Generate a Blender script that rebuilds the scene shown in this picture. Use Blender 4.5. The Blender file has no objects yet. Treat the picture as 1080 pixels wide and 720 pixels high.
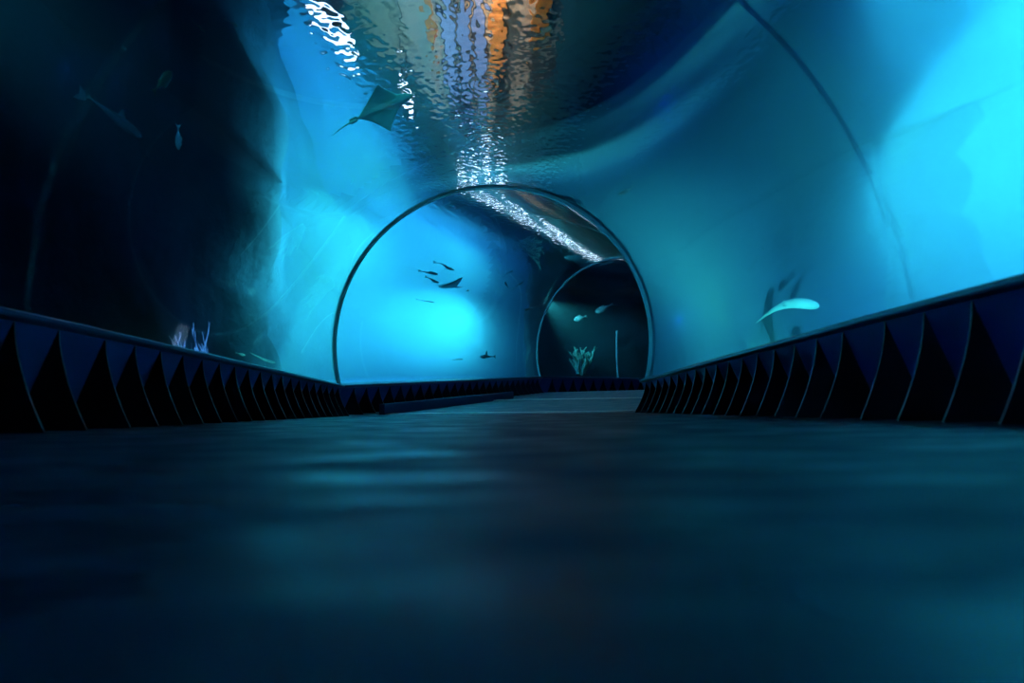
import bpy, bmesh, math, random
import numpy as np
from mathutils import Vector, Matrix

scene = bpy.context.scene
COL = scene.collection
R = math.radians
rnd = random.Random(7)

# ----------------------------------------------------------------------------
# render look
# ----------------------------------------------------------------------------
scene.view_settings.view_transform = 'Standard'
scene.view_settings.look = 'None'
scene.view_settings.gamma = 1.0
scene.view_settings.use_curve_mapping = False
scene.view_settings.exposure = 0.0
cy = scene.cycles
cy.use_denoising = True
try:
    cy.denoiser = 'OPENIMAGEDENOISE'
    cy.denoising_input_passes = 'RGB_ALBEDO_NORMAL'
except Exception:
    pass
cy.max_bounces = 14
cy.diffuse_bounces = 2
cy.glossy_bounces = 5
cy.transmission_bounces = 12
cy.transparent_max_bounces = 12
cy.volume_bounces = 0
cy.sample_clamp_indirect = 4.0
cy.sample_clamp_direct = 0.0
cy.blur_glossy = 0.5
cy.use_adaptive_sampling = False

w = bpy.data.worlds.new('World')
scene.world = w
w.use_nodes = True
w.node_tree.nodes['Background'].inputs[0].default_value = (0.0, 0.002, 0.006, 1)
w.node_tree.nodes['Background'].inputs[1].default_value = 0.3

# ----------------------------------------------------------------------------
# materials
# ----------------------------------------------------------------------------
def mat(name, col, rough=0.5, metal=0.0, spec=0.5, noise=None, bump=None, emit=None, estr=0.0):
    """noise = (scale, second colour, contrast low, contrast high); bump = (scale, strength, distance)"""
    m = bpy.data.materials.new(name)
    m.use_nodes = True
    nt = m.node_tree
    b = nt.nodes['Principled BSDF']
    b.inputs['Base Color'].default_value = (*col, 1)
    b.inputs['Roughness'].default_value = rough
    b.inputs['Metallic'].default_value = metal
    b.inputs['Specular IOR Level'].default_value = spec
    tc = nt.nodes.new('ShaderNodeTexCoord')
    if noise:
        n = nt.nodes.new('ShaderNodeTexNoise')
        n.inputs['Scale'].default_value = noise[0]
        n.inputs['Detail'].default_value = 6
        nt.links.new(tc.outputs['Object'], n.inputs['Vector'])
        rp = nt.nodes.new('ShaderNodeValToRGB')
        rp.color_ramp.elements[0].position = noise[2]
        rp.color_ramp.elements[0].color = (*col, 1)
        rp.color_ramp.elements[1].position = noise[3]
        rp.color_ramp.elements[1].color = (*noise[1], 1)
        nt.links.new(n.outputs['Fac'], rp.inputs['Fac'])
        nt.links.new(rp.outputs['Color'], b.inputs['Base Color'])
    if bump:
        n = nt.nodes.new('ShaderNodeTexNoise')
        n.inputs['Scale'].default_value = bump[0]
        n.inputs['Detail'].default_value = 5
        nt.links.new(tc.outputs['Object'], n.inputs['Vector'])
        bp = nt.nodes.new('ShaderNodeBump')
        bp.inputs['Strength'].default_value = bump[1]
        bp.inputs['Distance'].default_value = bump[2]
        nt.links.new(n.outputs['Fac'], bp.inputs['Height'])
        nt.links.new(bp.outputs['Normal'], b.inputs['Normal'])
    if emit:
        b.inputs['Emission Color'].default_value = (*emit, 1)
        b.inputs['Emission Strength'].default_value = estr
    return m

def glass_mat(name, ior, col=(1, 1, 1), rough=0.0):
    m = bpy.data.materials.new(name)
    m.use_nodes = True
    nt = m.node_tree
    nt.nodes.remove(nt.nodes['Principled BSDF'])
    g = nt.nodes.new('ShaderNodeBsdfGlass')
    g.inputs['IOR'].default_value = ior
    g.inputs['Color'].default_value = (*col, 1)
    g.inputs['Roughness'].default_value = rough
    nt.links.new(g.outputs[0], nt.nodes['Material Output'].inputs['Surface'])
    return m

M = {}
M['acrylic_in'] = glass_mat('acrylic_inner_face', 1.37)          # air to acrylic
M['acrylic_out'] = glass_mat('acrylic_outer_face', 1.37 / 1.33)  # acrylic to water
M['surface'] = glass_mat('water_surface', 1.33)
WATER_G = 0.15
def water_mat():
    m = bpy.data.materials.new('tank_water')
    m.use_nodes = True
    nt = m.node_tree
    nt.nodes.remove(nt.nodes['Principled BSDF'])
    sc = nt.nodes.new('ShaderNodeVolumeScatter')
    sc.inputs['Color'].default_value = (0.55, 0.92, 1.0, 1)
    sc.inputs['Density'].default_value = 0.15
    sc.inputs['Anisotropy'].default_value = WATER_G
    ab = nt.nodes.new('ShaderNodeVolumeAbsorption')
    ab.inputs['Color'].default_value = (0.0, 0.33, 0.85, 1)
    ab.inputs['Density'].default_value = 0.30
    ad = nt.nodes.new('ShaderNodeAddShader')
    nt.links.new(sc.outputs[0], ad.inputs[0])
    nt.links.new(ab.outputs[0], ad.inputs[1])
    nt.links.new(ad.outputs[0], nt.nodes['Material Output'].inputs['Volume'])
    return m
M['water'] = water_mat()
M['rail'] = mat('plinth_navy', (0.035, 0.06, 0.15), 0.30, spec=0.5, bump=(60, 0.15, 0.002))
M['panel'] = mat('plinth_panel', (0.018, 0.034, 0.165), 0.55, bump=(40, 0.2, 0.002))
M['fin'] = mat('plinth_fin', (0.006, 0.007, 0.012), 0.6, spec=0.2)
M['fin_edge'] = mat('fin_edge_scuffed', (0.10, 0.092, 0.085), 0.5, noise=(40, (0.03, 0.028, 0.025), 0.35, 0.6))
M['ring'] = mat('arch_frame', (0.45, 0.60, 0.60), 0.3, spec=0.6)
M['curb'] = mat('ramp_curb', (0.015, 0.022, 0.08), 0.55)
M['strip'] = mat('threshold_strip', (0.80, 0.84, 0.84), 0.4)
M['sand'] = mat('sand', (0.35, 0.42, 0.40), 0.9, noise=(1.2, (0.20, 0.25, 0.25), 0.35, 0.7), bump=(3, 0.5, 0.05))
M['rock'] = mat('rockwork', (0.014, 0.020, 0.030), 0.95, noise=(0.9, (0.032, 0.048, 0.052), 0.4, 0.75), bump=(4, 0.8, 0.1))
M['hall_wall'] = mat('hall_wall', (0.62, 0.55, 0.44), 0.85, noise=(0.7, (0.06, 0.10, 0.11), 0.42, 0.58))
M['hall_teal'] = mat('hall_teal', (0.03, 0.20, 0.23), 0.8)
M['timber'] = mat('orange_timber', (0.75, 0.30, 0.05), 0.6, noise=(2.5, (0.45, 0.16, 0.03), 0.4, 0.7))
M['hall_dark'] = mat('hall_dark', (0.03, 0.04, 0.05), 0.9)
M['daylight'] = mat('daylight_pane', (0.1, 0.1, 0.1), 0.5, emit=(0.62, 0.85, 1.0), estr=6.0)
M['tube'] = mat('lamp_tube', (0.8, 0.8, 0.8), 0.4, emit=(0.70, 0.90, 1.0), estr=20.0)
M['flood'] = mat('flood_lens', (0.8, 0.8, 0.8), 0.4, emit=(0.80, 0.95, 1.0), estr=8.0)
M['pale_pane'] = mat('lit_pane', (0.03, 0.05, 0.08), 0.4, emit=(0.26, 0.55, 1.0), estr=0.55)
M['rim'] = mat('tank_rim', (0.30, 0.42, 0.42), 0.7)
M['lamp_metal'] = mat('lamp_housing', (0.12, 0.13, 0.14), 0.4, metal=0.8)

def floor_mat(lo=(0.003, 0.011, 0.026, 1), hi=(0.012, 0.034, 0.058, 1)):
    m = bpy.data.materials.new('walkway_floor')
    m.use_nodes = True
    nt = m.node_tree
    b = nt.nodes['Principled BSDF']
    tc = nt.nodes.new('ShaderNodeTexCoord')
    n1 = nt.nodes.new('ShaderNodeTexNoise'); n1.inputs['Scale'].default_value = 9; n1.inputs['Detail'].default_value = 8
    n2 = nt.nodes.new('ShaderNodeTexNoise'); n2.inputs['Scale'].default_value = 130; n2.inputs['Detail'].default_value = 4
    for n in (n1, n2): nt.links.new(tc.outputs['Object'], n.inputs['Vector'])
    mp = nt.nodes.new('ShaderNodeMapping'); mp.inputs['Scale'].default_value = (0.55, 1.0, 1.0)
    nt.links.new(tc.outputs['Object'], mp.inputs['Vector']); nt.links.new(mp.outputs['Vector'], n1.inputs['Vector'])
    r1 = nt.nodes.new('ShaderNodeValToRGB')
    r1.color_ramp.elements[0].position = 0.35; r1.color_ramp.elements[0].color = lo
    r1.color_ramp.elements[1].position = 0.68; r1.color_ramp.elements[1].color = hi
    nt.links.new(n1.outputs['Fac'], r1.inputs['Fac'])
    nt.links.new(r1.outputs['Color'], b.inputs['Base Color'])
    r2 = nt.nodes.new('ShaderNodeMapRange')
    r2.inputs['From Min'].default_value = 0.35; r2.inputs['From Max'].default_value = 0.65
    r2.inputs['To Min'].default_value = 0.30; r2.inputs['To Max'].default_value = 0.75
    nt.links.new(n1.outputs['Fac'], r2.inputs['Value'])
    nt.links.new(r2.outputs[0], b.inputs['Roughness'])
    bp = nt.nodes.new('ShaderNodeBump'); bp.inputs['Strength'].default_value = 0.35; bp.inputs['Distance'].default_value = 0.002
    nt.links.new(n2.outputs['Fac'], bp.inputs['Height'])
    nt.links.new(bp.outputs['Normal'], b.inputs['Normal'])
    b.inputs['Specular IOR Level'].default_value = 0.25
    b.inputs['Specular Tint'].default_value = (0.30, 0.62, 1.0, 1)
    return m
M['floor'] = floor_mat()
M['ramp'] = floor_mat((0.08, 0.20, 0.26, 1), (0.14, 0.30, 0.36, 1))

# ----------------------------------------------------------------------------
# object helpers
# ----------------------------------------------------------------------------
def tag(o, label=None, cat=None, group=None, kind=None):
    if label: o['label'] = label
    if cat: o['category'] = cat
    if group: o['group'] = group
    if kind: o['kind'] = kind
    return o

def mesh_obj(name, verts, faces, mats, parent=None, smooth=False, mat_idx=None, loc=None):
    me = bpy.data.meshes.new(name)
    me.from_pydata([tuple(v) for v in verts], [], [tuple(f) for f in faces])
    for m in (mats if isinstance(mats, (list, tuple)) else [mats]):
        me.materials.append(m)
    if mat_idx is not None:
        me.polygons.foreach_set('material_index', mat_idx)
    if smooth:
        me.polygons.foreach_set('use_smooth', [True] * len(me.polygons))
    me.update()
    o = bpy.data.objects.new(name, me)
    COL.objects.link(o)
    if parent is not None: o.parent = parent
    if loc is not None: o.location = loc
    return o

def fix_normals(o):
    bm = bmesh.new(); bm.from_mesh(o.data)
    bmesh.ops.recalc_face_normals(bm, faces=bm.faces[:])
    bm.to_mesh(o.data); bm.free()
    return o

def bm_obj(name, bm, m, parent=None, smooth=False, loc=None):
    me = bpy.data.meshes.new(name)
    bm.to_mesh(me); bm.free()
    for x in (m if isinstance(m, (list, tuple)) else [m]): me.materials.append(x)
    if smooth: me.polygons.foreach_set('use_smooth', [True] * len(me.polygons))
    o = bpy.data.objects.new(name, me)
    COL.objects.link(o)
    if parent is not None: o.parent = parent
    if loc is not None: o.location = loc
    return o

def box(bm, lo, hi, bevel=0.0):
    r = bmesh.ops.create_cube(bm, size=1.0)
    c = [(a + b) / 2 for a, b in zip(lo, hi)]; s = [b - a for a, b in zip(lo, hi)]
    for v in r['verts']:
        v.co = Vector((c[0] + v.co.x * s[0], c[1] + v.co.y * s[1], c[2] + v.co.z * s[2]))
    if bevel:
        es = list({e for v in r['verts'] for e in v.link_edges})
        bmesh.ops.bevel(bm, geom=es, offset=bevel, segments=2, affect='EDGES', profile=0.5)

def empty(name, loc=(0, 0, 0), rz=0.0):
    o = bpy.data.objects.new(name, None)
    COL.objects.link(o)
    o.location = loc; o.rotation_euler = (0, 0, rz)
    o.empty_display_size = 0.1
    return o

# ----------------------------------------------------------------------------
# the tunnel path: straight, a kink to the right up a ramp, a second kink
# ----------------------------------------------------------------------------
PATH = [Vector((0, -2.5, 0)), Vector((0, 2.62, 0)), Vector((0, 6.9, 0)), Vector((1.9, 11.9, 0.29)), Vector((4.9, 14.15, 0.29))]
def mitre(i):
    """lateral (rightward) vector at node i, scaled so the sweep keeps its width"""
    def lat(a, b):
        d = (b - a); d.z = 0; d.normalize()
        return Vector((d.y, -d.x, 0))
    if i == 0: return lat(PATH[0], PATH[1])
    if i == len(PATH) - 1: return lat(PATH[-2], PATH[-1])
    l0, l1 = lat(PATH[i-1], PATH[i]), lat(PATH[i], PATH[i+1])
    m = (l0 + l1).normalized()
    return m / m.dot(l0)
MIT = [mitre(i) for i in range(len(PATH))]
def at(i, a, z):
    return PATH[i] + MIT[i] * a + Vector((0, 0, z))

RAD, ZC = 1.385, 0.625          # inner radius of the acrylic vault and height of its centre
PH = {0: 0.385, 1: 0.34, 2: 0.275, 3: 0.255, 4: 0.255}   # plinth height at each node of the path
def arc(r, n, zb):
    a0 = math.asin((zb - ZC) / r)
    return [(r * math.cos(a0 + (math.pi - 2 * a0) * k / n), ZC + r * math.sin(a0 + (math.pi - 2 * a0) * k / n)) for k in range(n + 1)]

NSEG = 128
TH = 0.06
def vault(name, i, j, label):
    vs, fs, mi = [], [], []
    n = NSEG + 1
    for node in (i, j):
        vs += [at(node, a, z) for a, z in arc(RAD, NSEG, PH[node] - 0.004)]
    for node in (i, j):
        vs += [at(node, a, z) for a, z in arc(RAD + TH, NSEG, PH[node] - 0.004)]
    for k in range(NSEG):
        fs.append((k, k + 1, n + k + 1, n + k)); mi.append(0)
        fs.append((2*n + k, 3*n + k, 3*n + k + 1, 2*n + k + 1)); mi.append(1)
    c = (PATH[i] + PATH[j]) / 2 + Vector((0, 0, ZC))
    def quad(want, *q):          # rims and feet: flat, with vertices of their own
        b = len(vs)
        co_ = [vs[x] for x in q]
        nn = (co_[1] - co_[0]).cross(co_[2] - co_[0])
        if nn.dot(want) < 0: co_ = co_[::-1]
        vs.extend(co_); fs.append((b, b + 1, b + 2, b + 3)); mi.append(0)
    ax = PATH[j] - PATH[i]
    nin = len(fs)
    # inner faces look to the axis, outer faces away from it
    def orient(f):
        co_ = [vs[x] for x in fs[f]]
        nn = (co_[1] - co_[0]).cross(co_[2] - co_[0])
        mid = sum(co_, Vector()) / 4
        rad = mid - c; rad -= ax * (rad.dot(ax) / ax.length_squared)
        want = -rad if mi[f] == 0 else rad
        if nn.dot(want) < 0: fs[f] = tuple(reversed(fs[f]))
    for f in range(nin): orient(f)
    for k in range(NSEG):
        if i == 0: quad(-ax, k, k + 1, 2*n + k + 1, 2*n + k)          # only the two outer ends are closed:
        if j == len(PATH) - 1: quad(ax, n + k, n + k + 1, 3*n + k + 1, 3*n + k)   # bonded joints between
    dn = Vector((0, 0, -1))
    quad(dn, 0, n, 3*n, 2*n); quad(dn, NSEG, n + NSEG, 3*n + NSEG, 2*n + NSEG)
    o = mesh_obj(name, vs, fs, [M['acrylic_in'], M['acrylic_out']], smooth=True, mat_idx=mi)
    return tag(o, label, 'tunnel window', kind='structure')
vault('window_1', 0, 1, 'curved clear acrylic vault nearest the camera, over the first stretch of walkway')
vault('window_2', 1, 2, 'curved clear acrylic vault between the thin seam and the large arch')
vault('window_3', 2, 3, 'curved clear acrylic vault beyond the large arch, over the ramp')
vault('window_4', 3, 4, 'dark curved acrylic vault beyond the smaller far arch')

def sweep_ring(name, i, prof_r, width, m, label, cat='arch'):
    """an arch at node i: radii prof_r = (inner, outer), depth width along the tunnel"""
    d0 = (PATH[i] - PATH[i-1]).normalized()
    d1 = (PATH[i+1] - PATH[i]).normalized()
    n = 96
    vs, fs = [], []
    rows = []
    for r, s in ((prof_r[0], -1), (prof_r[0], 1), (prof_r[1], 1), (prof_r[1], -1)):
        row = []
        for a, z in arc(r, n, PH[i] - 0.003):
            p = at(i, a, z)
            dd = MIT[i].normalized(); ax = Vector((-dd.y, dd.x, 0))
            p = p + ax * (s * width / 2)
            row.append(len(vs)); vs.append(p)
        rows.append(row)
    for q in range(4):
        a_, b_ = rows[q], rows[(q + 1) % 4]
        for k in range(n):
            fs.append((a_[k], a_[k+1], b_[k+1], b_[k]))
    fs.append([rows[q][0] for q in range(4)]); fs.append([rows[q][-1] for q in range(4)])
    o = mesh_obj(name, vs, fs, m)
    fix_normals(o)
    bm = bmesh.new(); bm.from_mesh(o.data)
    for f in bm.faces: f.smooth = True
    for e in bm.edges:
        if len(e.link_faces) == 2 and e.calc_face_angle(0) > 0.6: e.smooth = False
    bm.to_mesh(o.data); bm.free()
    return tag(o, label, cat)
sweep_ring('arch_frame', 2, (RAD - 0.024, RAD + 0.010), 0.050, M['ring'], 'largest arch frame, where the tunnel bends right above the ramp foot')
sweep_ring('arch_frame', 3, (RAD - 0.018, RAD + 0.010), 0.025, M['ring'], 'smaller far arch frame around the dark end of the tunnel')
# ----------------------------------------------------------------------------
# walkway, ramp, plinths
# ----------------------------------------------------------------------------
def slab(name, i, j, half, z0, z1, m):
    vs = []
    for node in (i, j):
        for a, z in ((-half, z0), (half, z0), (half, z1), (-half, z1)):
            vs.append(at(node, a, z))
    fs = [(0,1,2,3),(4,7,6,5),(0,4,5,1),(1,5,6,2),(2,6,7,3),(3,7,4,0)]
    o = mesh_obj(name, vs, fs, m)
    return fix_normals(o)
WALK = 1.5
o = slab('floor', 0, 2, WALK, -0.16, 0.0, M['floor']); tag(o, kind='structure')
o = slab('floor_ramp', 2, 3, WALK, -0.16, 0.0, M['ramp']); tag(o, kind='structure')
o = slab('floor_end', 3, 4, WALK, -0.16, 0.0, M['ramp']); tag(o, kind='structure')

W_TOP, W_BOT = 1.295, 1.20
def zt(node_z):  # plinth height by path node
    return node_z
def lerp(a, b, t): return a + (b - a) * t
def plinth(i_list, side, label, spacing, group='ribbed plinths along the walkway', skip_first=0.1):
    root = empty('ribbed_plinth', tuple(PATH[i_list[0]]))
    tag(root, label, 'plinth', group)
    base = PATH[i_list[0]]
    def P(i, a, z): return at(i, side * a, z) - base
    # cap rail: overhanging bar on top, rounded nose
    def sweep(name, prof, m):
        vs, fs = [], []
        k = None
        for i in i_list:
            pr = prof(PH[i]); k = len(pr)
            vs += [P(i, a, z) for a, z in pr]
        for q in range(len(i_list) - 1):
            for e in range(k):
                fs.append((q*k + e, q*k + (e+1) % k, (q+1)*k + (e+1) % k, (q+1)*k + e))
        fs.append(list(range(k))); fs.append([(len(i_list)-1)*k + e for e in range(k)])
        return fix_normals(mesh_obj(name, vs, fs, m, root))
    sweep('cap_rail', lambda h: [(W_TOP - 0.018, h - 0.022), (W_TOP - 0.022, h - 0.016), (W_TOP - 0.022, h - 0.006), (W_TOP - 0.016, h), (W_TOP + 0.17, h), (W_TOP + 0.17, h - 0.03), (W_TOP + 0.0, h - 0.03)], M['rail'])
    sweep('back_panel', lambda h: [(W_TOP, h - 0.03), (W_TOP + 0.13, 0.0), (W_TOP + 0.16, 0.0), (W_TOP + 0.16, h - 0.03)], M['panel'])
    # fins
    for q in range(len(i_list) - 1):
        i, j = i_list[q], i_list[q+1]
        A0, A1 = P(i, W_BOT, 0), P(j, W_BOT, 0)
        L = (A1 - A0).length
        d = (A1 - A0).normalized()
        nfin = int(L / spacing)
        off = (L - nfin * spacing) / 2 + spacing / 2
        h_m = None
        for k in range(nfin):
            t = (off + k * spacing) / L
            h = lerp(PH[i], PH[j], t) - 0.028
            org = A0.lerp(A1, t)
            lat = (P(i, 1, 0) - P(i, 0, 0)).normalized() if q == 0 and i != 2 else None
            dh = Vector((d.x, d.y, 0)).normalized()
            lat = Vector((dh.y, -dh.x, 0)) * side
            n = 9
            front = [(0.095 * (1 - (1 - (u / n)) ** 1.7) if False else 0.095 * (1 - (1 - u / n) ** 1.65), h * (u / n)) for u in range(n + 1)]
            # front edge from the floor (0) to the apex under the rail (0.095)
            prof = front + [(0.225, 0.0)]
            th = 0.004
            ew = 0.0045
            vs, fs, mi = [], [], []
            for s in (-1, 1):
                for a, z in prof:
                    vs.append(org + lat * a + Vector((0, 0, z)) + dh * (s * th))
            m_ = len(prof)
            fs.append(list(range(m_))); mi.append(0)
            fs.append(list(range(2*m_ - 1, m_ - 1, -1))); mi.append(0)
            for e in range(m_):
                fs.append((e, m_ + e, m_ + (e+1) % m_, (e+1) % m_)); mi.append(1 if e < n else 0)
            f = mesh_obj('fin', vs, fs, [M['fin'], M['fin_edge']], root, mat_idx=mi)
            fix_normals(f)
    return root
plinth([0, 1, 2], -1, 'long dark ribbed plinth along the left glass wall nearest the camera', 0.2315)
plinth([0, 1, 2], 1, 'long dark ribbed plinth along the right glass wall nearest the camera', 0.2315)
plinth([2, 3, 4], -1, 'distant dark ribbed plinth crossing behind the ramp under the arches', 0.2315)
plinth([2, 3], 1, 'short dark ribbed plinth right of the ramp, behind the right plinth', 0.2315)

# curb beside the ramp: a low dark board standing on the left of the ramp
def ramp_curb():
    a0, a1 = -1.02, -0.97
    base = PATH[2]
    vs = []
    # start and end along B
    for t, h in ((0.02, 0.095), (0.62, 0.085)):
        for a, z in ((a0, -0.01), (a1, -0.01), (a1, h), (a0, h)):
            p = at(2, a, 0).lerp(at(3, a, 0), t)
            vs.append(p + Vector((0, 0, z)) - base)
    fs = [(0,1,2,3),(4,7,6,5),(0,4,5,1),(1,5,6,2),(2,6,7,3),(3,7,4,0)]
    o = mesh_obj('ramp_curb', vs, fs, M['curb'], loc=base)
    fix_normals(o)
    tag(o, 'low smooth dark blue curb board along the left edge of the ramp', 'curb')
ramp_curb()
def strip(t, wd, label):
    p0, p1 = at(2, -0.96, 0).lerp(at(3, -0.96, 0), t), at(2, 1.2, 0).lerp(at(3, 1.2, 0), t)
    d = (PATH[3] - PATH[2]).normalized()
    vs = []
    for p in (p0, p1):
        for s, z in ((-wd/2, 0.0), (wd/2, 0.0), (wd/2, 0.006), (-wd/2, 0.006)):
            vs.append(p + d * s + Vector((0, 0, z)) - p0)
    fs = [(0,1,2,3),(4,7,6,5),(0,4,5,1),(1,5,6,2),(2,6,7,3),(3,7,4,0)]
    o = fix_normals(mesh_obj('threshold_strip', vs, fs, M['strip'], loc=p0))
    tag(o, label, 'floor strip')
strip(0.03, 0.12, 'pale threshold strip across the foot of the ramp')
strip(0.5, 0.14, 'pale threshold strip further up the ramp')

# ----------------------------------------------------------------------------
# the tank: water, surface, rock walls, sand
# ----------------------------------------------------------------------------
X0, X1, Y0, Y1, ZB, ZS = -7.0, 10.0, -3.5, 19.0, -0.12, 3.0
def water_body():
    vs, fs = [], []
    e = 0.004
    c = [(X0, Y0), (X1, Y0), (X1, Y1), (X0, Y1)]
    for z in (ZB, ZS - e):
        vs += [(x, y, z) for x, y in c]
    fs += [(3,2,1,0),(4,5,6,7),(0,1,5,4),(1,2,6,5),(2,3,7,6),(3,0,4,7)]
    # the dry tunnel inside: a closed cavity
    n = 96
    prof = arc(RAD + TH + e, n, 0.16) + [(-(RAD + TH) * 1.06, -0.10), ((RAD + TH) * 1.06, -0.10)]
    k = len(prof)
    b = len(vs)
    for i in range(len(PATH)):
        ext = 0
        for a, z in prof:
            p = at(i, a, z)
            if i == 0: p = p + Vector((0, -0.02, 0))
            vs.append(p)
    for i in range(len(PATH) - 1):
        for q in range(k):
            fs.append((b + i*k + q, b + i*k + (q+1) % k, b + (i+1)*k + (q+1) % k, b + (i+1)*k + q))
    fs.append([b + q for q in range(k)])
    fs.append([b + (len(PATH)-1)*k + q for q in range(k)])
    o = mesh_obj('water', vs, fs, M['water'])
    bm = bmesh.new(); bm.from_mesh(o.data)
    bmesh.ops.recalc_face_normals(bm, faces=bm.faces[:])
    # outer box outward, cavity faces towards the tunnel (out of the water)
    bm.faces.ensure_lookup_table()
    if bm.faces[0].normal.z > 0:
        for f in bm.faces[:6]: f.normal_flip()
    cen = PATH[1] + Vector((0, 0, ZC))
    f = bm.faces[6 + n // 2]
    if f.normal.dot(cen - f.calc_center_median()) < 0:
        for f in bm.faces[6:]: f.normal_flip()
    bm.to_mesh(o.data); bm.free()
    tag(o, 'clear blue water filling the tank around the tunnel', 'water', kind='stuff')
water_body()

def water_surface():
    def axis(lo, hi, f0, f1, fine, coarse):
        l = list(np.arange(lo, f0, coarse)) + list(np.arange(f0, f1, fine)) + list(np.arange(f1, hi, coarse)) + [hi]
        return np.array(l)
    xs = axis(X0, X1, -1.5, 2.8, 0.0125, 0.25)
    ys = axis(Y0, Y1, 3.2, 13.5, 0.0125, 0.25)
    X, Y = np.meshgrid(xs, ys)
    Z = np.zeros_like(X)
    rs = np.random.RandomState(3)
    for k in range(46):
        lam = math.exp(rs.uniform(math.log(0.05), math.log(0.17)))
        th = rs.uniform(0, 2 * math.pi)
        slope = 0.0055
        A = slope * lam / (2 * math.pi)
        Z += A * np.sin((X * math.cos(th) + Y * math.sin(th)) * 2 * math.pi / lam + rs.uniform(0, 6.28))
    for cx, cyy, amp, dec in ((0.0, 5.65, 0.085, 0.30), (0.05, 6.85, 0.09, 0.32)):
        rr = np.hypot(X - cx, Y - cyy)
        lam = 0.062
        Z += amp * lam / (2 * math.pi) * np.cos(rr * 2 * math.pi / lam) * np.exp(-rr / dec)
    fine = ((X > -1.52) & (X < 2.82) & (Y > 3.18) & (Y < 13.52))
    Z = np.where(fine, Z, 0.0) + ZS
    nx, ny = len(xs), len(ys)
    idx = np.arange(nx * ny).reshape(ny, nx)
    faces = np.stack([idx[:-1, :-1], idx[:-1, 1:], idx[1:, 1:], idx[1:, :-1]], -1).reshape(-1, 4)
    me = bpy.data.meshes.new('water_surface')
    me.vertices.add(nx * ny)
    me.vertices.foreach_set('co', np.stack([X, Y, Z], -1).reshape(-1).astype(np.float32))
    nf = len(faces)
    me.loops.add(nf * 4); me.polygons.add(nf)
    me.loops.foreach_set('vertex_index', faces.reshape(-1).astype(np.int32))
    me.polygons.foreach_set('loop_start', (np.arange(nf) * 4).astype(np.int32))
    me.polygons.foreach_set('use_smooth', np.ones(nf, dtype=bool))
    me.update(calc_edges=True); me.validate()
    me.materials.append(M['surface'])
    o = bpy.data.objects.new('water_surface', me); COL.objects.link(o)
    tag(o, 'rippled water surface seen from below above the tunnel', 'water', kind='stuff')
water_surface()

def rock_wall(name, p0, p1, z0, z1, n_in, amp, seed, m=None):
    """a craggy upright wall from p0 to p1 (plan), bulging along n_in"""
    from mathutils import noise
    p0, p1, n_in = Vector((*p0, 0)), Vector((*p1, 0)), Vector((*n_in, 0))
    L = (p1 - p0).length
    nu, nv = max(8, int(L / 0.25)), 16
    vs, fs = [], []
    for j in range(nv + 1):
        for i in range(nu + 1):
            p = p0.lerp(p1, i / nu) + Vector((0, 0, lerp(z0, z1, j / nv)))
            q = p * 0.7 + Vector((seed, 0, 0))
            h = noise.fractal(q, 1.0, 2.0, 4) * amp + amp * 0.8
            vs.append(p + n_in * h)
    b = len(vs)
    for j in range(nv + 1):
        for i in range(nu + 1):
            vs.append(p0.lerp(p1, i / nu) + Vector((0, 0, lerp(z0, z1, j / nv))) - n_in * 0.3)
    w_ = nu + 1
    for j in range(nv):
        for i in range(nu):
            a = j * w_ + i
            fs.append((a, a + 1, a + w_ + 1, a + w_))
            fs.append((b + a, b + a + w_, b + a + w_ + 1, b + a + 1))
    for i in range(nu):
        fs.append((i, b + i, b + i + 1, i + 1)); a = nv * w_ + i
        fs.append((a, a + 1, b + a + 1, b + a))
    for j in range(nv):
        a = j * w_; fs.append((a, a + w_, b + a + w_, b + a)); a += nu
        fs.append((a, b + a, b + a + w_, a + w_))
    o = mesh_obj(name, vs, fs, m or M['rock'], smooth=True)
    fix_normals(o)
    tag(o, kind='structure')
    return o
rock_wall('wall_left', (X0 + .1, Y0), (X0 + .1, Y1), -0.3, 3.3, (1, 0), 0.5, 1)
rock_wall('wall_right', (X1 - .1, Y0), (X1 - .1, Y1), -0.3, 3.3, (-1, 0), 0.5, 2)
rock_wall('wall_far', (X0, Y1 - .1), (X1, Y1 - .1), -0.3, 3.3, (0, -1), 0.5, 3)
rock_wall('wall_near', (X0, Y0 + .1), (X1, Y0 + .1), -0.3, 3.3, (0, 1), 0.3, 4)
rock_wall('wall_rock_left', (-3.5, Y0 + .4), (-3.7, 7.2), -0.3, 2.97, (1, 0), 0.3, 11)  # rock face put in close to cut the glow and darken the left
rock_wall('wall_rock_left_bend', (-3.7, 7.1), (-5.2, 10.0), -0.3, 2.97, (0.89, 0.46), 0.3, 12)  # bend and end added, shaped so the glow fades in gradually
rock_wall('wall_rock_left_end', (-5.2, 9.9), (X0 + .4, 13.5), -0.3, 2.97, (0.92, 0.39), 0.3, 15)
rock_wall('wall_rock_baffle_right', (7.2, 5.5), (4.6, 12.2), -0.3, 2.97, (-0.93, -0.36), 0.4, 14)  # added baffle: ends the view early so the mid right stays dark
rock_wall('wall_rock_baffle_far', (-0.9, 15.9), (X1 - .3, 16.4), -0.3, 2.97, (0, -1), 0.5, 13)  # added baffle: blocks the left far lamp, keeping the far arch dark

def grid_floor(name, z, m):
    from mathutils import noise
    nx, ny = 60, 80
    vs, fs = [], []
    for j in range(ny + 1):
        for i in range(nx + 1):
            x, y = lerp(X0, X1, i / nx), lerp(Y0, Y1, j / ny)
            vs.append((x, y, z + 0.03 * noise.noise(Vector((x * .8, y * .8, 0)))))
    for j in range(ny):
        for i in range(nx):
            a = j * (nx + 1) + i
            fs.append((a, a + 1, a + nx + 2, a + nx + 1))
    o = mesh_obj(name, vs, fs, m, smooth=True)
    tag(o, kind='structure')
    return o
grid_floor('tank_floor', -0.2, M['sand'])

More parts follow.
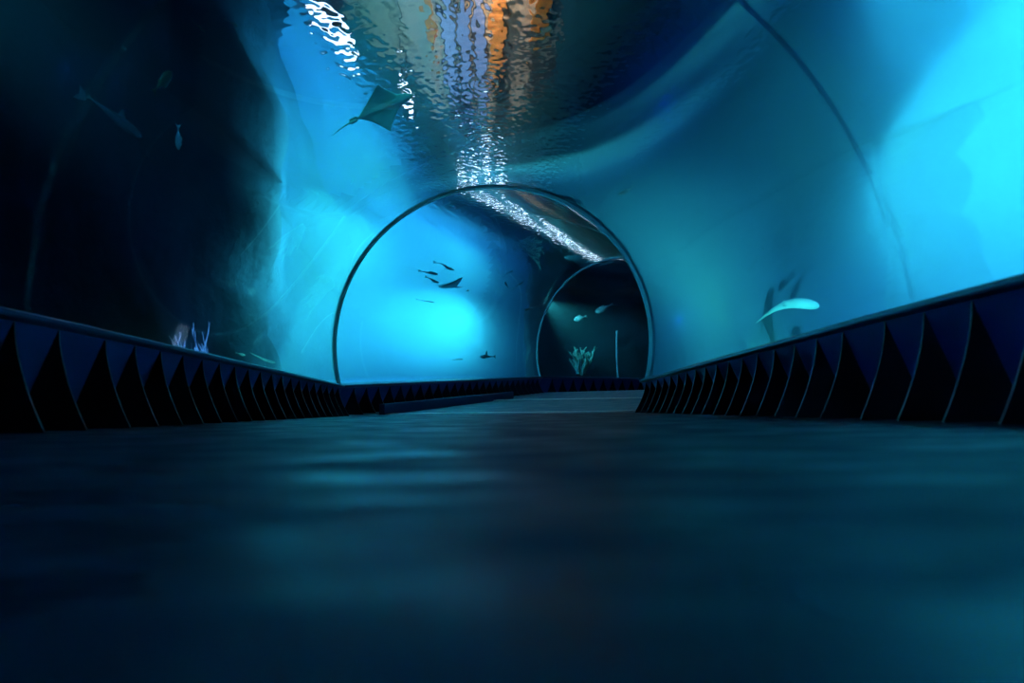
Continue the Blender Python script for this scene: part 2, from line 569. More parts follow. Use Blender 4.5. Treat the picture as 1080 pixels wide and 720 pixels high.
# hall above the tank ---------------------------------------------------------
def simple_box(name, lo, hi, m, kind='structure', bevel=0.0):
    bm = bmesh.new(); box(bm, lo, hi, bevel)
    o = bm_obj(name, bm, m)
    if kind: tag(o, kind=kind)
    return o
HZ = 13.0
HY = 19.5
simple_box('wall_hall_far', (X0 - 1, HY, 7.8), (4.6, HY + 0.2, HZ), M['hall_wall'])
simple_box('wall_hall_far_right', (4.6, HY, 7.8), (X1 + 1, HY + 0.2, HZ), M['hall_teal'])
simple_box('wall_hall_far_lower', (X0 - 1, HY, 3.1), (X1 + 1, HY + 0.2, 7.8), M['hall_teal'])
simple_box('wall_hall_left', (X0 - 1.2, Y0 - 1, 3.1), (X0 - 1, HY + .2, HZ), M['hall_dark'])
simple_box('wall_hall_right', (X1 + 1, Y0 - 1, 3.1), (X1 + 1.2, HY + .2, HZ), M['hall_dark'])
simple_box('wall_hall_near', (X0 - 1, Y0 - 1.2, 3.1), (X1 + 1, Y0 - 1, HZ), M['hall_dark'])
simple_box('ceiling', (X0 - 1.2, Y0 - 1.2, HZ), (X1 + 1.2, HY + .2, HZ + 0.2), M['hall_dark'])

# pale tank rim standing just above the water line
simple_box('trim_1', (X0 - 1, HY - 0.25, 3.05), (X1 + 1, HY, 3.45), M['rim'])
simple_box('trim_2', (X1 + 0.75, Y0 - 1, 3.05), (X1 + 1, HY - .25, 3.45), M['rim'])
simple_box('trim_3', (X0 - 1, Y0 - 1, 3.05), (X0 - .75, HY - .25, 3.45), M['rim'])
def strip_lamp(x0, x1, y, z, label):
    root = empty('wall_lamp', ((x0 + x1) / 2, y, z))
    h = (x1 - x0) / 2
    bm = bmesh.new(); box(bm, (-h, 0.08, -0.14), (h, 0.168, 0.14), 0.01); bm_obj('housing', bm, M['lamp_metal'], root)
    bm = bmesh.new()
    bmesh.ops.create_cone(bm, cap_ends=True, segments=16, radius1=0.12, radius2=0.12, depth=2 * h - 0.06, matrix=Matrix.Rotation(R(90), 4, 'Y'))
    bm_obj('tube', bm, M['tube'], root, smooth=True)
    tag(root, label, 'lamp', 'cool wall lamps above the water')
for x0, x1, y, z in [(-2.2, -1.6, 19.33, 5.9), (-1.2, -0.6, 19.33, 6.2), (-0.2, 0.3, 19.33, 6.6), (0.7, 1.3, 19.33, 6.1), (-1.7, -1.0, 19.33, 5.4), (-0.5, 0.2, 19.33, 5.5), (0.6, 1.4, 19.33, 5.3), (-0.9, -0.2, 19.33, 4.9), (0.1, 0.8, 19.33, 4.8), (1.2, 1.9, 19.33, 4.6), (0.7, 1.4, 19.33, 4.3), (1.9, 2.6, 19.33, 4.1), (1.4, 2.1, 19.33, 3.8), (2.8, 3.4, 19.33, 3.75)]:
    strip_lamp(x0, x1, y, z, 'cool white wall lamp glinting through the ripples above the tunnel')
def hall_window(x0, x1, z0, z1, which):
    root = empty('hall_window', ((x0 + x1) / 2, HY, z0))
    hw = (x1 - x0) / 2; h = z1 - z0
    bm = bmesh.new(); box(bm, (-hw + .06, -0.05, .06), (hw - .06, -0.02, h - .06)); bm_obj('pane', bm, M['pale_pane'], root)
    bm = bmesh.new()
    box(bm, (-hw, -0.12, 0), (-hw + .08, 0, h)); box(bm, (hw - .08, -0.12, 0), (hw, 0, h))
    box(bm, (-hw, -0.12, 0), (hw, 0, .08)); box(bm, (-hw, -0.12, h - .08), (hw, 0, h))
    bm_obj('frame', bm, M['hall_dark'], root)
    tag(root, which + ' of three tall pale lit windows shimmering above the water', 'window', 'lit windows above the water')
for x0, x1, wh in ((-2.5, -1.7, 'leftmost'), (-1.55, -0.75, 'middle'), (-0.6, 0.2, 'rightmost')):
    hall_window(x0, x1, 8.2, 11.5, wh)
def timber_post(x, wd, z0, z1, label):
    bm = bmesh.new(); box(bm, (-wd/2, -0.25, 0), (wd/2, 0, z1 - z0), 0.02)
    o = bm_obj('timber_post', bm, M['timber'], loc=(x, HY - 0.012, z0))
    tag(o, label, 'post')
timber_post(0.85, 0.8, 9.0, 11.5, 'orange timber post wavering in the ripples just right of the pale windows')
timber_post(3.4, 1.0, 9.5, 11.5, 'wide orange timber post rightmost in the rippled patch at top')
timber_post(-3.1, 0.35, 9.0, 11.5, 'narrow orange timber post left of the pale windows in the ripples')

def floodlight(loc, target, label, k=1.0):
    root = empty('hall_floodlight', loc)
    root.rotation_euler = (Vector(target) - Vector(loc)).to_track_quat('-Z', 'Y').to_euler()
    bm = bmesh.new(); box(bm, (-0.6 * k, -0.4 * k, 0.02), (0.6 * k, 0.4 * k, 0.25), 0.03 * k); bm_obj('housing', bm, M['lamp_metal'], root)
    bm = bmesh.new(); box(bm, (-0.55 * k, -0.35 * k, 0.0), (0.55 * k, 0.35 * k, 0.03)); bm_obj('lens', bm, M['flood'], root)
    bm = bmesh.new()
    hgt = HZ - loc[2] - 0.25
    bmesh.ops.create_cone(bm, cap_ends=True, segments=12, radius1=0.02, radius2=0.02, depth=hgt, matrix=Matrix.Translation((0, 0, 0.24 + hgt / 2)))
    rod = bm_obj('hanging_rod', bm, M['lamp_metal'], root, smooth=True)
    rod.rotation_euler = root.rotation_euler.to_matrix().inverted().to_euler()
    tag(root, label, 'lamp')
floodlight((-4.8, 11.8, 4.4), (0, 5.0, 3.0), 'bright white floodlight glaring on the water at top left')
floodlight((-2.55, 11.4, 4.55), (-0.8, 5.0, 3.0), 'small white floodlight glinting beside the big ray', 0.3)
# tunnel end walls
simple_box('wall_tunnel_near', (-1.7, -2.7, -0.16), (1.7, -2.52, 2.1), M['hall_dark'])

# ----------------------------------------------------------------------------
# animals and reef
# ----------------------------------------------------------------------------
M['ray_skin'] = mat('ray_skin', (0.22, 0.50, 0.50), 0.45, noise=(6, (0.34, 0.62, 0.60), 0.4, 0.65))
M['shark_skin'] = mat('shark_skin', (0.16, 0.22, 0.20), 0.5, noise=(9, (0.10, 0.15, 0.14), 0.4, 0.65))
M['dark_fish'] = mat('dark_fish', (0.14, 0.42, 0.52), 0.5)
M['silver_fish'] = mat('silver_fish', (0.62, 0.72, 0.66), 0.3, noise=(14, (0.30, 0.38, 0.34), 0.42, 0.6))
M['pale_fish'] = mat('pale_fish', (0.80, 0.86, 0.82), 0.45)
M['olive_fish'] = mat('olive_fish', (0.09, 0.11, 0.04), 0.5)
M['coral_pale'] = mat('coral_pale', (0.85, 0.90, 0.95), 0.6)
M['coral_green'] = mat('coral_green', (0.30, 0.55, 0.42), 0.7, noise=(9, (0.55, 0.75, 0.60), 0.4, 0.65))
M['eye'] = mat('eye', (0.005, 0.005, 0.006), 0.2)

def frame(head, tail, up=(0, 0, 1)):
    """matrix whose +X runs tail to head, +Z as near to up as it can be, at the middle"""
    h, t = Vector(head), Vector(tail)
    x = (h - t).normalized(); z = Vector(up); z = (z - x * z.dot(x)).normalized(); y = z.cross(x)
    m = Matrix((x, y, z)).transposed().to_4x4()
    m.translation = (h + t) / 2
    return m, (h - t).length

def plate(name, pts, th, m, parent, axis='Y', off=(0, 0, 0)):
    """a thin fin with real thickness: outline pts in the plane across axis, tapering to its rim"""
    n = len(pts)
    cx = sum(p[0] for p in pts) / n; cz = sum(p[1] for p in pts) / n
    vs, fs = [], []
    def put(a, b, d):
        p = (a, d, b) if axis == 'Y' else (a, b, d)
        return (p[0] + off[0], p[1] + off[1], p[2] + off[2])
    for s_ in (-1, 1):
        vs += [put(a, b, s_ * th * 0.15) for a, b in pts]
    vs += [put(cx, cz, -th / 2), put(cx, cz, th / 2)]
    for k in range(n):
        l = (k + 1) % n
        fs += [(k, l, n + l, n + k), (k, l, 2 * n), (n + k, n + l, 2 * n + 1)]
    return fix_normals(mesh_obj(name, vs, fs, m, parent))

PROFILES = {
    'oval':  [(0, .03), (.04, .35), (.12, .68), (.25, .94), (.38, 1.0), (.55, .86), (.72, .52), (.86, .20), (.94, .13), (1, .14)],
    'long':  [(0, .10), (.03, .42), (.10, .75), (.22, .97), (.35, 1.0), (.50, .82), (.65, .55), (.80, .32), (.92, .17), (1, .08)],
    'eel':   [(0, .25), (.03, .62), (.10, .90), (.22, 1.0), (.40, .92), (.55, .72), (.70, .48), (.85, .26), (.95, .12), (1, .04)],
}
def fish(name, label, cat, head, tail, hh, ww, m, shape='oval', bend=0.0, arch=0.0, fins=(), fork=0.45, group=None, up=(0, 0, 1), tail_h=None):
    mx, L = frame(head, tail, up)
    tl = 0.16 if fork else 0.0          # share of the length that the tail fin takes
    prof = PROFILES[shape]
    def curve(t):                        # t 0 nose .. 1 tail
        x = L / 2 - t * L
        w_ = math.sin(math.pi * t)
        return Vector((x, bend * L * math.sin(2.2 * math.pi * t) * 0.5, arch * L * (w_ - 0.0)))
    ns, nr = 28, 14
    vs, fs = [], []
    for i in range(ns + 1):
        t = i / ns
        for q in range(len(prof) - 1):
            if prof[q][0] <= t <= prof[q + 1][0]:
                f = (t - prof[q][0]) / (prof[q + 1][0] - prof[q][0]); f = f * f * (3 - 2 * f) if shape != 'eel' else f
                r = lerp(prof[q][1], prof[q + 1][1], f); break
        c = curve(t * (1 - tl))
        for k in range(nr):
            a = 2 * math.pi * k / nr
            vs.append((c.x, c.y + ww / 2 * r * math.cos(a), c.z + hh / 2 * r * math.sin(a)))
    for i in range(ns):
        for k in range(nr):
            fs.append((i*nr + k, i*nr + (k+1) % nr, (i+1)*nr + (k+1) % nr, (i+1)*nr + k))
    fs.append(list(range(nr))); fs.append([ns*nr + k for k in range(nr)])
    o = fix_normals(mesh_obj(name, vs, fs, m, smooth=True))
    o.matrix_world = mx
    tag(o, label, cat, group)
    def local(t): return curve(t * (1 - tl))
    if fork:
        c = local(1.0); th_ = tail_h or hh * 0.85
        x0 = c.x
        plate('tail_fin', [(x0 + .03 * L, 0.06 * hh), (x0 - tl * L, th_ / 2), (x0 - tl * L * (1 - fork), 0), (x0 - tl * L, -th_ / 2), (x0 + .03 * L, -0.06 * hh)], 0.008 + ww * .06, m, o, 'Y', (0, c.y, c.z))
    for kind, t, ln, ht in fins:
        c = local(t)
        if kind == 'dorsal':
            plate('dorsal_fin', [(c.x + ln / 2, 0), (c.x - ln * .25, ht), (c.x - ln * .45, ht * .9), (c.x - ln * .5, 0)], 0.008 + ww * .06, m, o, 'Y', (0, c.y, c.z + hh * .38))
        elif kind == 'anal':
            plate('anal_fin', [(c.x + ln / 2, 0), (c.x - ln * .35, -ht), (c.x - ln * .5, 0)], 0.008 + ww * .06, m, o, 'Y', (0, c.y, c.z - hh * .3))
        elif kind == 'pectoral':
            for sgn in (-1, 1):
                plate('pectoral_fin', [(c.x + ln / 2, 0), (c.x - ln * .45, sgn * ht), (c.x - ln * .6, sgn * ht * .9), (c.x - ln * .35, 0)], 0.008 + ww * .05, m, o, 'Z', (0, c.y + sgn * ww * .30, c.z - hh * .2))
    return o

# the big ray gliding under the surface
def eagle_ray():
    nose, tb = Vector((-0.607, 5.380, 2.640)), Vector((-1.132, 5.350, 2.397))
    tl, tr = Vector((-0.875, 5.022, 2.547)), Vector((-0.871, 5.732, 2.533))
    x = (nose - tb).normalized(); y = (tr - tl); y = (y - x * y.dot(x)).normalized(); z = x.cross(y)
    if z.z < 0: y, z = -y, -z
    mx = Matrix((x, y, z)).transposed().to_4x4(); mx.translation = tb
    L = (nose - tb).length; S = 0.37
    root = empty('eagle_ray'); root.matrix_world = mx
    tag(root, 'dark diamond-winged ray with a thin tail gliding above the large arch', 'ray')
    nv, nc = 40, 16
    vs, fs = [], []
    def le(v): return 0.5 + 0.36 * max(0, 1 - v) ** 1.25 + (0.14 * math.sqrt(max(0.0, 1 - (v / 0.24) ** 2)) if v < 0.24 else 0.0)
    def te(v): return 0.02 + 0.47 * v ** 0.72
    for j in range(-nv, nv + 1):
        v = abs(j) / nv; sg = 1 if j >= 0 else -1
        a, b = le(v) * L, te(v) * L
        if v > 0.985: a, b = 0.505 * L, 0.49 * L
        th = 0.115 * L * (1 - v) ** 1.35 + 0.006
        if v < 0.15: th += 0.05 * L * (1 - (v / 0.15) ** 2)
        droop = -0.10 * L * v ** 2
        for k in range(2 * nc):
            u = k / nc
            if u <= 1: f = u; s_ = 1
            else: f = 2 - u; s_ = -1
            tt = 2.0 * math.sqrt(max(f, 0)) * (1 - f) * 0.95
            vs.append((lerp(a, b, f), sg * v * S, droop + s_ * th / 2 * tt * (1.0 if s_ > 0 else 0.6)))
    m_ = 2 * nc
    for j in range(2 * nv):
        for k in range(m_):
            fs.append((j*m_ + k, j*m_ + (k+1) % m_, (j+1)*m_ + (k+1) % m_, (j+1)*m_ + k))
    fs.append(list(range(m_))); fs.append([2*nv*m_ + k for k in range(m_)])
    fix_normals(mesh_obj('body', vs, fs, M['ray_skin'], root, smooth=True))
    # whip tail with a little fin and two pelvic fins at its root
    tail_end = mx.inverted() @ Vector((-1.330, 5.348, 2.255))
    p0 = Vector((0.03 * L, 0, 0.0))
    vs, fs = [], []
    for i in range(17):
        t = i / 16; c = p0.lerp(tail_end, t); c.z += 0.012 * math.sin(t * 3.1)
        r = 0.013 * (1 - t) + 0.0025
        for k in range(8):
            a = 2 * math.pi * k / 8; vs.append((c.x, c.y + r * math.cos(a), c.z + r * math.sin(a)))
    for i in range(16):
        for k in range(8): fs.append((i*8 + k, i*8 + (k+1) % 8, (i+1)*8 + (k+1) % 8, (i+1)*8 + k))
    fs.append(list(range(8))); fs.append([128 + k for k in range(8)])
    fix_normals(mesh_obj('tail', vs, fs, M['ray_skin'], root, smooth=True))
    for sg in (-1, 1):
        plate('pelvic_fin', [(0.07 * L, sg * 0.0), (0.05 * L, sg * 0.07 * L), (-0.07 * L, sg * 0.075 * L), (-0.06 * L, sg * 0.015 * L)], 0.008, M['ray_skin'], root, 'Z')
    plate('dorsal_fin', [(0.03 * L, 0.0), (-0.05 * L, 0.05 * L), (-0.06 * L, 0.0)], 0.008, M['ray_skin'], root, 'Y', (0, 0, 0.01))
    for sg in (-1, 1):
        bm = bmesh.new(); bmesh.ops.create_icosphere(bm, subdivisions=2, radius=0.012, matrix=Matrix.Translation((0.88 * L, sg * 0.13 * S, 0.03 * L)))
        bm_obj('eye', bm, M['eye'], root, smooth=True)
eagle_ray()

# left side
fish('shark', 'faint slender shark heading down to the right in the dark left water', 'shark', (-2.625, 4.332, 1.833), (-2.657, 3.796, 1.877), 0.085, 0.075, M['shark_skin'], 'long', bend=0.03, fins=[('dorsal', .42, .07, .05), ('pectoral', .28, .06, .08)], fork=0.3, up=(0.5, 0, 1), tail_h=0.10)
fish('reef_fish', 'small dark olive fish near the top left, above the upright silver fish', 'fish', (-2.064, 3.961, 2.080), (-2.170, 3.930, 1.913), 0.085, 0.035, M['olive_fish'], 'oval', fins=[('dorsal', .45, .07, .02), ('anal', .6, .04, .015)], up=(0, 1, 0.2))
fish('reef_fish', 'small silvery fish hanging upright in the dark water at upper left', 'fish', (-2.241, 4.333, 1.724), (-2.177, 4.223, 1.864), 0.055, 0.03, M['silver_fish'], 'oval', fins=[('dorsal', .45, .06, .012)], up=(1, 0, 0.3))
fish('slender_fish', 'white slender fish skimming just above the left plinth', 'fish', (-2.734, 6.617, 0.262), (-2.756, 6.079, 0.334), 0.045, 0.05, M['pale_fish'], 'eel', arch=-0.03, bend=0.05, fins=[('pectoral', .2, .04, .05)], fork=0.0)
fish('slender_fish', 'shorter pale fish following the white one above the left plinth', 'fish', (-2.752, 5.993, 0.287), (-2.758, 5.800, 0.298), 0.035, 0.03, M['pale_fish'], 'oval')
fish('slender_fish', 'left of two slender greenish streaks, shaped as fish, near the top left', 'fish', (-1.690, 3.774, 2.188), (-1.709, 3.658, 2.186), 0.016, 0.014, M['shark_skin'], 'eel', fork=0.3, tail_h=0.018)  # made-up fish standing in for a pale streak of reflection
fish('slender_fish', 'right of two slender greenish streaks, shaped as fish, near the top left', 'fish', (-1.552, 3.916, 2.319), (-1.590, 3.812, 2.300), 0.018, 0.014, M['shark_skin'], 'eel', fork=0.3, tail_h=0.02)  # second made-up fish, in place of a reflected streak
fish('reef_fish', 'tiny dark fish left of the large arch crown in bright water', 'fish', (-1.432, 6.352, 2.331), (-1.473, 6.388, 2.294), 0.02, 0.012, M['dark_fish'], 'oval')

# right side
fish('arched_fish', 'bright white arched fish above the right plinth', 'fish', (3.18, 4.90, 0.500), (3.135, 5.735, 0.495), 0.105, 0.10, M['pale_fish'], 'eel', arch=0.13, fins=[('pectoral', .42, .07, .07), ('dorsal', .5, .04, .015)], fork=0.0)

# beyond the large arch: the loose shoal
SH = 'shoal beyond the large arch'
fish('shoal_fish', 'topmost wavy dark fish of the shoal beyond the large arch', 'fish', (-0.770, 9.845, 2.060), (-0.992, 9.252, 2.046), 0.045, 0.05, M['dark_fish'], 'long', bend=0.09, arch=0.04, fins=[('pectoral', .3, .05, .07)], group=SH, tail_h=0.05)
fish('shoal_fish', 'leftmost dark fish of the shoal beyond the large arch', 'fish', (-0.954, 9.552, 1.920), (-1.157, 9.111, 1.885), 0.055, 0.05, M['dark_fish'], 'long', fins=[('dorsal', .4, .06, .02)], group=SH, tail_h=0.05)
fish('shoal_fish', 'dark fish of the shoal just above the small ray', 'fish', (-0.967, 9.702, 1.815), (-1.109, 9.320, 1.842), 0.04, 0.045, M['dark_fish'], 'long', bend=0.05, fins=[('pectoral', .3, .05, .05)], group=SH, tail_h=0.045)
fish('small_fish', 'dot-like dark fish right of the small ray beyond the arch', 'fish', (-0.648, 10.544, 1.853), (-0.689, 10.460, 1.838), 0.04, 0.03, M['dark_fish'], 'oval')
fish('slender_fish', 'faint thin fish below the shoal, left of the bright patch', 'fish', (-1.606, 10.996, 1.860), (-1.801, 10.549, 1.840), 0.022, 0.03, M['shark_skin'], 'eel', fork=0.3, tail_h=0.03)
def small_ray():
    nose, tb = Vector((-0.990, 9.751, 1.780)), Vector((-0.770, 10.140, 1.815))
    x = (nose - tb).normalized(); up = Vector((0.1, 0.1, 1)); zz = (up - x * up.dot(x)).normalized(); y = zz.cross(x)
    mx = Matrix((x, y, zz)).transposed().to_4x4(); mx.translation = tb
    L = (nose - tb).length; S = 0.30
    root = empty('small_ray'); root.matrix_world = mx
    tag(root, 'small dark ray with an upturned wing tip, lowest of the shoal', 'ray', SH)
    nv, nc = 16, 8; vs, fs = [], []
    for j in range(-nv, nv + 1):
        v = abs(j) / nv; sg = 1 if j >= 0 else -1
        a = (0.35 + 0.65 * (1 - v) ** 0.9) * L; b = (0.02 + 0.26 * v ** .8) * L
        th = 0.16 * L * (1 - v) ** 1.2 + 0.006
        lift = (0.30 if sg < 0 else 0.18) * L * v ** 2
        for k in range(2 * nc):
            u = k / nc; f, s_ = (u, 1) if u <= 1 else (2 - u, -1)
            vs.append((lerp(a, b, f), sg * v * S, lift + s_ * th / 2 * 2 * math.sqrt(f) * (1 - f)))
    m_ = 2 * nc
    for j in range(2 * nv):
        for k in range(m_): fs.append((j*m_ + k, j*m_ + (k+1) % m_, (j+1)*m_ + (k+1) % m_, (j+1)*m_ + k))
    fs.append(list(range(m_))); fs.append([2*nv*m_ + k for k in range(m_)])
    fix_normals(mesh_obj('body', vs, fs, M['dark_fish'], root, smooth=True))
    vs, fs = [], []
    for i in range(9):
        t = i / 8; r = 0.012 * (1 - t) + .002; c = Vector((0.05 * L - t * 0.45 * L, 0, 0.05 * L * t))
        for k in range(6):
            a = math.pi * k / 3; vs.append((c.x, c.y + r * math.cos(a), c.z + r * math.sin(a)))
    for i in range(8):
        for k in range(6): fs.append((i*6 + k, i*6 + (k+1) % 6, (i+1)*6 + (k+1) % 6, (i+1)*6 + k))
    fs.append(list(range(6))); fs.append([48 + k for k in range(6)])
    fix_normals(mesh_obj('tail', vs, fs, M['dark_fish'], root, smooth=True))
small_ray()
fish('shark', 'dark shark silhouette with a raised dorsal fin low beyond the large arch', 'shark', (-0.759, 11.819, 0.766), (-0.535, 12.387, 0.810), 0.085, 0.08, M['dark_fish'], 'long', fins=[('dorsal', .46, .09, .10), ('pectoral', .35, .08, .09)], fork=0.35, tail_h=0.09)
fish('flat_fish', 'pale flat fish lying low beyond the left foot of the large arch', 'fish', (-1.188, 11.724, 0.694), (-1.322, 11.388, 0.660), 0.03, 0.12, M['pale_fish'], 'oval')
DG = 'dark fish left of the far arch'
fish('shoal_fish', 'topmost dark fish near the smaller far arch, upper left of it', 'fish', (-0.121, 11.631, 2.613), (-0.310, 11.535, 2.456), 0.05, 0.04, M['dark_fish'], 'long', bend=.04, group=DG, tail_h=.05)
fish('shoal_fish', 'middle dark fish near the smaller far arch, pointing upward', 'fish', (-0.303, 11.750, 2.390), (-0.264, 12.018, 2.300), 0.05, 0.04, M['dark_fish'], 'oval', group=DG)
fish('shoal_fish', 'lowest dark fish near the smaller far arch, slanting up right', 'fish', (0.009, 12.312, 2.508), (-0.225, 12.159, 2.291), 0.05, 0.04, M['dark_fish'], 'long', group=DG, tail_h=.05)
fish('reef_fish', 'small pale fish touching the outer left edge of the far arch', 'fish', (0.083, 12.798, 1.852), (0.258, 13.112, 1.966), 0.06, 0.04, M['silver_fish'], 'oval')

# inside the far arch
fish('silver_fish', 'upper right of two silver fish inside the dark far arch', 'fish', (1.700, 14.349, 1.916), (2.051, 14.431, 2.140), 0.15, 0.06, M['silver_fish'], 'oval', fins=[('dorsal', .45, .14, .03), ('anal', .62, .07, .02)], tail_h=0.08)
fish('silver_fish', 'lower left of two silver fish inside the dark far arch', 'fish', (1.291, 14.169, 1.720), (1.535, 14.284, 1.831), 0.13, 0.05, M['silver_fish'], 'oval', fins=[('dorsal', .45, .12, .025), ('anal', .62, .06, .02)], tail_h=0.07)

def branch_mesh(base, height, spread, n_main, seed, r0, tipfat=1.0, rings=7):
    rr = random.Random(seed)
    vs, fs = [], []
    def tube(p, d, ln, r, depth):
        b = len(vs); n = 6
        pts = []
        q = p.copy(); dd = d.copy()
        for i in range(rings):
            t = i / (rings - 1)
            pts.append((q.copy(), r * (1 - 0.45 * t) * (tipfat if i == rings - 1 else 1)))
            dd = (dd + Vector((rr.uniform(-.18, .18), rr.uniform(-.18, .18), .10))).normalized()
            q = q + dd * (ln / (rings - 1))
        for c, rad in pts:
            for k in range(n):
                a = 2 * math.pi * k / n
                vs.append((c.x + rad * math.cos(a), c.y + rad * math.sin(a), c.z + rad * 0.3 * math.sin(a * 2)))
        for i in range(rings - 1):
            for k in range(n): fs.append((b + i*n + k, b + i*n + (k+1) % n, b + (i+1)*n + (k+1) % n, b + (i+1)*n + k))
        fs.append([b + k for k in range(n)]); fs.append([b + (rings-1)*n + k for k in range(n)])
        if depth:
            for _ in range(3):
                i = rr.randrange(2, rings)
                c = pts[i][0]
                nd = (dd + Vector((rr.uniform(-.9, .9), rr.uniform(-.9, .9), rr.uniform(0, .5)))).normalized()
                tube(c, nd, ln * 0.5, r * 0.62, depth - 1)
    for _ in range(n_main):
        d = Vector((rr.uniform(-spread, spread), rr.uniform(-spread, spread), 1)).normalized()
        tube(Vector((rr.uniform(-.06, .06), rr.uniform(-.06, .06), 0)), d, height * rr.uniform(.5, .7), r0, 2)
    return vs, fs
vs, fs = branch_mesh(None, 0.66, 0.4, 6, 5, 0.012)
o = fix_normals(mesh_obj('branching_coral', vs, fs, M['coral_pale'], loc=(-2.30, 4.66, -0.19)))
tag(o, 'pale blue-lit branching coral rising behind the left plinth', 'coral')
# a rock with a leafy green coral on it, seen through the far arch
def boulder(name, loc, sx, sy, sz, m, seed, label):
    from mathutils import noise
    bm = bmesh.new(); bmesh.ops.create_icosphere(bm, subdivisions=4, radius=1.0)
    for v in bm.verts:
        k = 1 + 0.25 * noise.fractal(v.co * 1.3 + Vector((seed, 0, 0)), 1.0, 2.0, 4)
        v.co = Vector((v.co.x * sx * k, v.co.y * sy * k, v.co.z * sz * k))
    o = bm_obj(name, bm, m, smooth=True, loc=loc); tag(o, label, 'rock'); return o
boulder('reef_rock', (1.42, 14.5, 0.15), 0.32, 0.30, 0.42, M['rock'], 3, 'dark rock under the green coral inside the far arch')
vs, fs = branch_mesh(None, 0.62, 0.50, 11, 9, 0.038, 1.8)
o = fix_normals(mesh_obj('leafy_coral', vs, fs, M['coral_green'], loc=(1.40, 14.42, 0.50)))
tag(o, 'ragged pale green coral glowing inside the dark far arch', 'coral')
bm = bmesh.new()
bmesh.ops.create_cone(bm, cap_ends=True, segments=16, radius1=0.018, radius2=0.018, depth=1.78, matrix=Matrix.Translation((0, 0, 0.89)))
bmesh.ops.create_cone(bm, cap_ends=True, segments=16, radius1=0.05, radius2=0.03, depth=0.05, matrix=Matrix.Translation((0, 0, 0.025)))
bmesh.ops.create_cone(bm, cap_ends=True, segments=16, radius1=0.026, radius2=0.022, depth=0.05, matrix=Matrix.Translation((0, 0, 1.77)))
o = bm_obj('standpipe', bm, M['strip'], smooth=False, loc=(2.125, 14.98, -0.21))
tag(o, 'thin upright pipe standing in the dark water inside the far arch', 'pipe')

# ----------------------------------------------------------------------------
# lights
# ----------------------------------------------------------------------------
def light(name, kind, loc, power, col, target=None, size=0.1, cone=90, blend=0.8):
    l = bpy.data.lights.new(name, kind)
    l.energy = power; l.color = col
    if kind == 'SPOT':
        l.spot_size = R(cone); l.spot_blend = blend; l.shadow_soft_size = size
    elif kind == 'POINT':
        l.shadow_soft_size = size
    elif kind == 'AREA':
        l.shape = 'RECTANGLE'; l.size = size; l.size_y = size
    o = bpy.data.objects.new(name, l); COL.objects.link(o)
    o.location = loc
    if target is not None:
        o.rotation_euler = (Vector(target) - Vector(loc)).to_track_quat('-Z', 'Y').to_euler()
    return o
CY = (0.06, 1.12, 0.72)
CB = (0.05, 0.80, 0.90)
BL = (0.01, 0.20, 1.0)
light('lamp_left_light', 'SPOT', (-1.95, 7.95, 2.25), 6800, (0.08, 1.14, 0.78), (-4.2, 9.3, 2.0), 0.0, 178, 1.0)
for x, y, pw in ((-2.6, 7.3, 260),):
    light('fill_left_near_light', 'SPOT', (x, y, 2.93), pw, CY, (x - 1.0, y + 1.6, 2.2), 0.0, 178, 1.0)  # extra fill added to lift the glow above the left lamp
light('lamp_left_far_light', 'SPOT', (-1.75, 12.7, 1.9), 11500, (0.09, 1.22, 0.76), (-4.2, 14.4, 1.6), 0.0, 168, 1.0)
light('lamp_right_light', 'SPOT', (3.0, 1.9, 2.2), 8000, (0.08, 1.18, 0.70), (6.0, 2.6, 1.6), 0.0, 178, 1.0)
light('lamp_right_high_light', 'SPOT', (4.2, 5.0, 2.0), 9000, (0.10, 1.15, 0.78), (6.5, 4.2, 1.6), 0.0, 178, 1.0)
light('fill_right_mid_light', 'SPOT', (3.6, 8.0, 1.0), 50, BL, (5.0, 10.0, 0.8), 0.0, 176, 1.0)  # weak blue fill added to tint the water at mid right
light('fill_behind_light', 'SPOT', (-2.3, -0.6, 2.0), 9000, (0.06, 0.7, 1.0), (-4.0, -1.4, 1.6), 0.0, 178, 1.0)  # unseen fill added behind the camera to brighten the right plinth panels
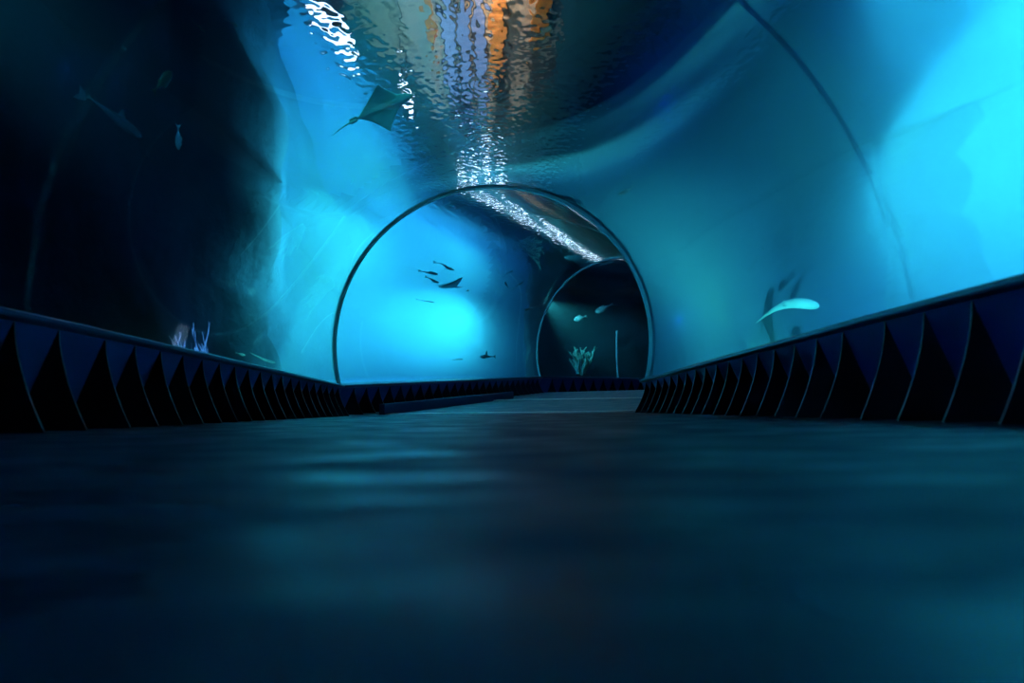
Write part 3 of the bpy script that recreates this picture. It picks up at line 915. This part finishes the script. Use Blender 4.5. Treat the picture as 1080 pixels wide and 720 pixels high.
light('fill_front_light', 'SPOT', (-1.9, 1.6, 1.6), 110, (0.05, 0.75, 0.9), (-2.3, 4.2, 1.8), 0.0, 40, 1.0)  # narrow fill added to pick out the fish in the dark left water
light('fill_ray_light', 'SPOT', (-0.45, 3.1, 2.35), 240, CY, (-0.87, 5.4, 2.5), 0.0, 34, 1.0)  # out-of-view fill added to lighten the big ray
light('fill_coral_light', 'SPOT', (-1.95, 4.35, -0.08), 40, (0.10, 0.45, 1.0), (-2.3, 4.70, 0.42), 0.0, 55, 1.0)  # blue fill added low behind the plinth to light the coral
light('fill_streak_light', 'SPOT', (-2.0, 5.7, -0.05), 45, CY, (-2.75, 6.3, 0.36), 0.0, 60, 1.0)  # low fill added to make the white slender fish show
light('fill_end_light', 'SPOT', (0.75, 13.3, 2.0), 170, (0.07, 0.9, 0.9), (1.55, 14.4, 1.45), 0.0, 62, 1.0)  # fill added for the silver fish and coral inside the far arch
light('fill_fish_light', 'SPOT', (2.2, 4.9, 0.05), 140, CY, (3.15, 5.32, 0.58), 0.0, 60, 0.8)  # fill added, hidden behind the right plinth, to whiten the arched fish
light('hall_warm_light', 'AREA', (0.3, 18.0, 12.5), 260, (1.0, 0.62, 0.32), (0.3, 19.5, 9.5), 1.5)
light('hall_cool_light', 'AREA', (-3.5, 15.0, 12.0), 220, (0.35, 0.9, 1.0), (-2.5, 19.0, 7.5), 2.0)

# ----------------------------------------------------------------------------
# camera
# ----------------------------------------------------------------------------
cam = bpy.data.cameras.new('camera')
cam.sensor_width = 36.0
cam.lens = 28.0
cam.clip_start = 0.01
cam.dof.use_dof = True
cam.dof.focus_distance = 6.5
cam.dof.aperture_fstop = 2.8
co = bpy.data.objects.new('camera', cam); COL.objects.link(co)
co.location = (0.05, 0.0, 0.052)
F = 840.0
pitch, yaw, roll = math.atan(70 / F), math.atan(20 / F), 0.0131
rot = Matrix.Rotation(-yaw, 4, 'Z') @ Matrix.Rotation(pitch, 4, 'X') @ Matrix.Rotation(R(90), 4, 'X') @ Matrix.Rotation(-roll, 4, 'Z')
co.rotation_euler = rot.to_euler()
scene.camera = co
